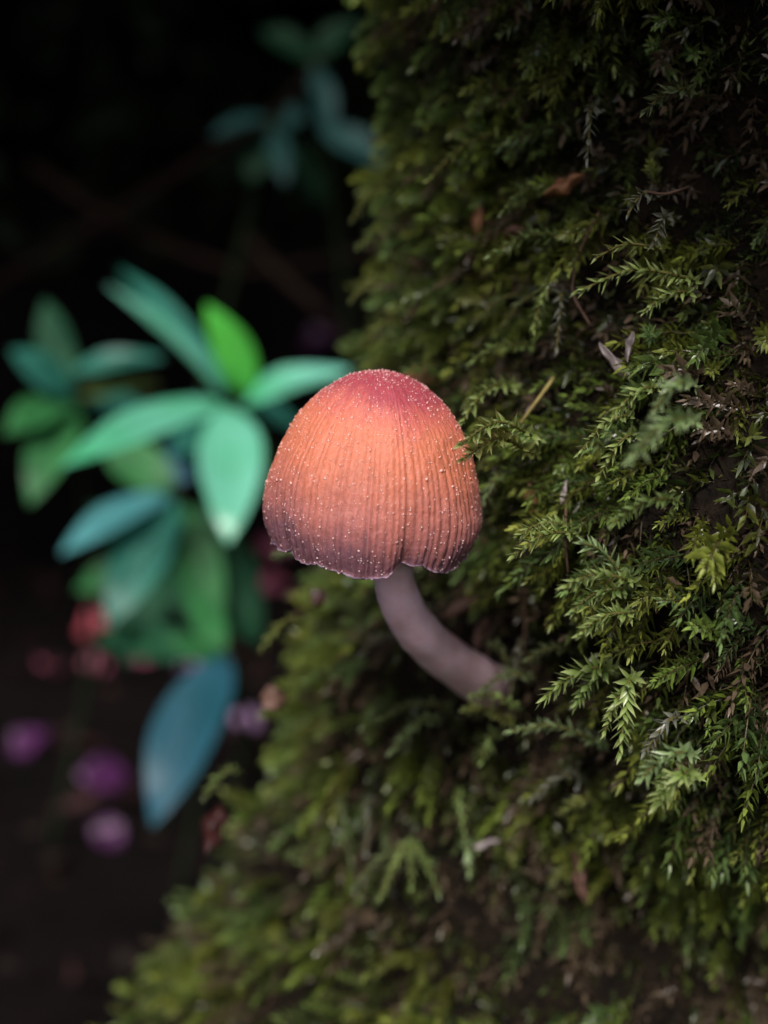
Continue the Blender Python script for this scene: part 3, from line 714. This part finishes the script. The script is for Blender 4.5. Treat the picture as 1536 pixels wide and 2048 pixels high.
plant('leafy_plant', (348, 985), 0.43, [
    ((340, 990), (120, 1110), 78, 0, -0.04, 'sky_tint', (-0.1, -0.7, 0.7)),
    ((350, 1000), (215, 1255), 110, 0, -0.03, 'teal', (0, -0.9, 0.4)),
    ((372, 1010), (430, 1310), 90, 0, -0.01, 'green', (0.2, -0.9, 0.2)),
    ((395, 1010), (520, 1290), 120, 0.02, 0.01, 'dark', (0, -0.95, 0.3)),
    ((348, 975), (205, 890), 90, 0.02, 0.03, 'green', (0, -0.8, 0.5)),
    ((345, 970), (420, 860), 90, 0.02, 0.04, 'blue', (0, -0.9, 0.4)),
], 'lower plant with dim teal and dark green drooping leaves below the mint whorl', foot=(-0.11, 0.54, 0))
plant('leafy_plant', (455, 1305), 0.38, [
    ((452, 1312), (305, 1655), 138, 0, -0.04, 'blue', (-0.15, -0.7, 0.6)),
    ((448, 1310), (395, 1190), 60, 0.01, 0.03, 'green', (0, -0.9, 0.3)),
    ((440, 1310), (190, 1275), 70, 0.02, 0.05, 'dark', (0, -0.8, 0.5)),
    ((445, 1312), (330, 1275), 38, 0.01, 0.0, 'green', (0, -0.9, 0.4)),
], 'low plant with one broad hanging bluish leaf near the mossy root', foot=(-0.06, 0.44, 0))
plant('leafy_plant', (330, 1120), 0.52, [
    ((330, 1120), (180, 1010), 90, 0, 0.0, 'dark', (0, -0.8, 0.5)),
    ((335, 1125), (480, 1010), 90, 0, 0.0, 'dark', (0, -0.8, 0.5)),
    ((325, 1130), (150, 1180), 80, 0, 0.0, 'green', (0, -0.7, 0.7)),
    ((340, 1135), (510, 1160), 90, 0, 0.0, 'teal', (0, -0.8, 0.6)),
    ((330, 1140), (250, 1330), 80, 0, -0.02, 'dark', (0, -0.9, 0.4)),
    ((345, 1140), (470, 1290), 80, 0, -0.02, 'dark', (0, -0.9, 0.4)),
    ((330, 1110), (290, 930), 80, 0, 0.0, 'dark', (0, -0.9, 0.4)),
], 'shadowed dark green plant half hidden behind the drooping teal leaves', foot=(-0.13, 0.60, 0))
plant('leafy_plant', (150, 800), 0.47, [
    ((140, 745), (330, 715), 50, 0, 0.0, 'teal', (0, -0.7, 0.7)),
    ((140, 790), (320, 768), 50, 0.01, 0.01, 'olive', (0, -0.7, 0.6)),
    ((150, 800), (330, 850), 70, 0.02, 0.04, 'teal', (0, -0.7, 0.6)),
    ((145, 800), (20, 700), 80, 0, -0.02, 'teal', (0.2, -0.7, 0.6)),
    ((145, 805), (10, 870), 90, 0, -0.03, 'green', (0, -0.7, 0.6)),
    ((150, 812), (60, 1010), 90, 0, -0.03, 'green', (0, -0.9, 0.4)),
    ((140, 790), (90, 600), 70, 0, 0.01, 'dark', (0, -0.9, 0.4)),
], 'plant with narrow teal and olive leaves behind the mint whorl', foot=(-0.19, 0.58, 0))
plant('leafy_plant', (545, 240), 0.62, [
    ((540, 235), (420, 275), 40, 0, -0.02, 'shaded_teal', (0, -0.7, 0.7)),
    ((560, 250), (610, 235), 60, 0, -0.01, 'shaded_teal', (0, -0.9, 0.5)),
    ((550, 260), (572, 370), 44, 0, -0.02, 'shaded_teal', (0, -0.95, 0.3)),
    ((540, 262), (500, 365), 60, 0.01, 0.0, 'shaded_dark', (0, -0.9, 0.4)),
    ((590, 280), (645, 415), 44, 0.04, 0.05, 'shaded_dark', (0, -0.9, 0.4)),
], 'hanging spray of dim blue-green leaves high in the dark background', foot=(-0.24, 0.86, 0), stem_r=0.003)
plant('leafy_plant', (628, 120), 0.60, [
    ((630, 130), (660, 285), 50, 0, -0.01, 'shaded_teal', (0.3, -0.9, 0.3)),
    ((640, 255), (790, 345), 64, -0.01, -0.02, 'shaded_teal', (0, -0.8, 0.6)),
    ((625, 120), (520, 60), 60, 0, 0, 'shaded_dark', (0, -0.8, 0.6)),
    ((630, 115), (720, 40), 60, 0, 0, 'shaded_dark', (0, -0.8, 0.6)),
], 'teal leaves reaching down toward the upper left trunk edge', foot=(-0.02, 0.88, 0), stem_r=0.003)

# dead branches crossing the dark gap
def branch(pts, r, label):
    P = [at(*q) for q in pts]
    c = catmull(P, 24); sv, sf = tube(c, [r * (1 - 0.4 * i / 23) for i in range(24)], 9, True, 0.15)
    o = link('dead_branch', mesh('dead_branch', sv, sf, P[0]), M['twig']); o.location = P[0]
    tag(o, label, 'branch', 'dead branches in the dark background'); return o
branch([(-120, 640, 0.95), (230, 425, 0.85), (400, 320, 0.8), (560, 215, 0.75), (700, 40, 0.75)], 0.0045, 'dim brown branch rising toward the hanging blue-green leaves')
branch([(60, 330, 0.9), (230, 440, 0.88), (380, 510, 0.86), (520, 540, 0.85), (760, 500, 0.85)], 0.005, 'dim sagging branch crossing the dark gap')
branch([(500, 480, 0.80), (560, 550, 0.78), (640, 620, 0.76), (760, 760, 0.75)], 0.0045, 'dim brown twig slanting down behind the cap crown')

# ------------------------------------------------------------------ fallen leaves
def ground_hit(px, py):
    r = ray(px, py); p = CAM.copy()
    for _ in range(4000):
        p = p + r * 0.002
        if p.z <= ground_h(p.x, p.y): return p
    return p
def fallen(px, py, size, mat, label, group, tilt=0.6):
    c = ground_hit(px, py) + Vector((0, 0, 0.004))
    L = size * KP * (c - CAM).dot(FWD)
    a = random.uniform(0, 6.28); d = Vector((math.cos(a), math.sin(a) * 0.6, 0.35)).normalized()
    nrm = Vector((random.uniform(-0.3, 0.3), -tilt, 0.8)).normalized()
    me = leaf_mesh(c - d * L * 0.5, c + d * L * 0.5, L * 0.72, nrm, 0.10, c, 0.3, 0.10)
    o = link('fallen_leaf', me, M[mat]); o.location = c; tag(o, label, 'dead leaf', group); return o
G = 'fallen leaves on the forest floor'
for px, py, s, mk, lab in [
    (345, 1190, 80, 'mauve', 'pale mauve fallen leaf between drooping leaves'), (190, 1262, 80, 'red', 'rosy red fallen leaf left of the drooping leaves'),
    (195, 1195, 60, 'pink', 'dim pink fallen leaf above the rosy red one'), (285, 1328, 80, 'pink', 'pink fallen leaf above the broad bluish leaf'),
    (378, 1345, 55, 'mauve', 'violet fallen leaf touching the broad bluish leaf'), (545, 1185, 80, 'pink', 'pink fallen leaf beside the mossy root edge'),
    (545, 1110, 90, 'pink', 'dusky pink fallen leaf just below the left cap rim'), (205, 1570, 110, 'purple', 'purple fallen leaf in the dark left of the bluish leaf'),
    (490, 1452, 60, 'mauve', 'violet fallen leaf against the mossy root edge'), (215, 1680, 80, 'purple', 'dim purple fallen leaf below the other purple leaf'),
    (95, 1350, 80, 'pink', 'pink fallen leaf far left on the floor'), (60, 1500, 90, 'purple', 'dim purple fallen leaf far left on the floor'),
    (190, 1340, 60, 'pink', 'small dim pink leaf under the rosy red one'), (480, 1060, 80, 'pink', 'dusky leaf on the floor behind the hanging mint leaf'),
    (640, 690, 80, 'purple', 'dim maroon leaf on the bank above the cap crown')]:
    fallen(px, py, s, mk, lab, G)
nl = 2600
lx = rng.uniform(-1.4, 1.2, nl); ly = rng.uniform(0.3, 1.9, nl)
cen = np.stack([lx, ly, [ground_h(a, b) + 0.004 for a, b in zip(lx, ly)]], 1)
V, F = leaf_cloud(cen, rng.uniform(0.02, 0.045, nl), rng); 
zc = np.repeat(cen[:, 2], 5); V[:, 2] = zc + (V[:, 2] - zc) * 0.3
lc = np.repeat(np.array([(0.030, 0.016, 0.014), (0.045, 0.02, 0.022), (0.02, 0.014, 0.012)])[rng.integers(0, 3, nl)] * rng.uniform(0.5, 1.4, nl)[:, None], 5, 0)
o = link('leaf_litter', np_mesh('leaf_litter', V, F, None, lc), M['litter'], smooth=False)
tag(o, 'dark decaying leaf litter strewn over the soil', 'leaf litter', kind='stuff')
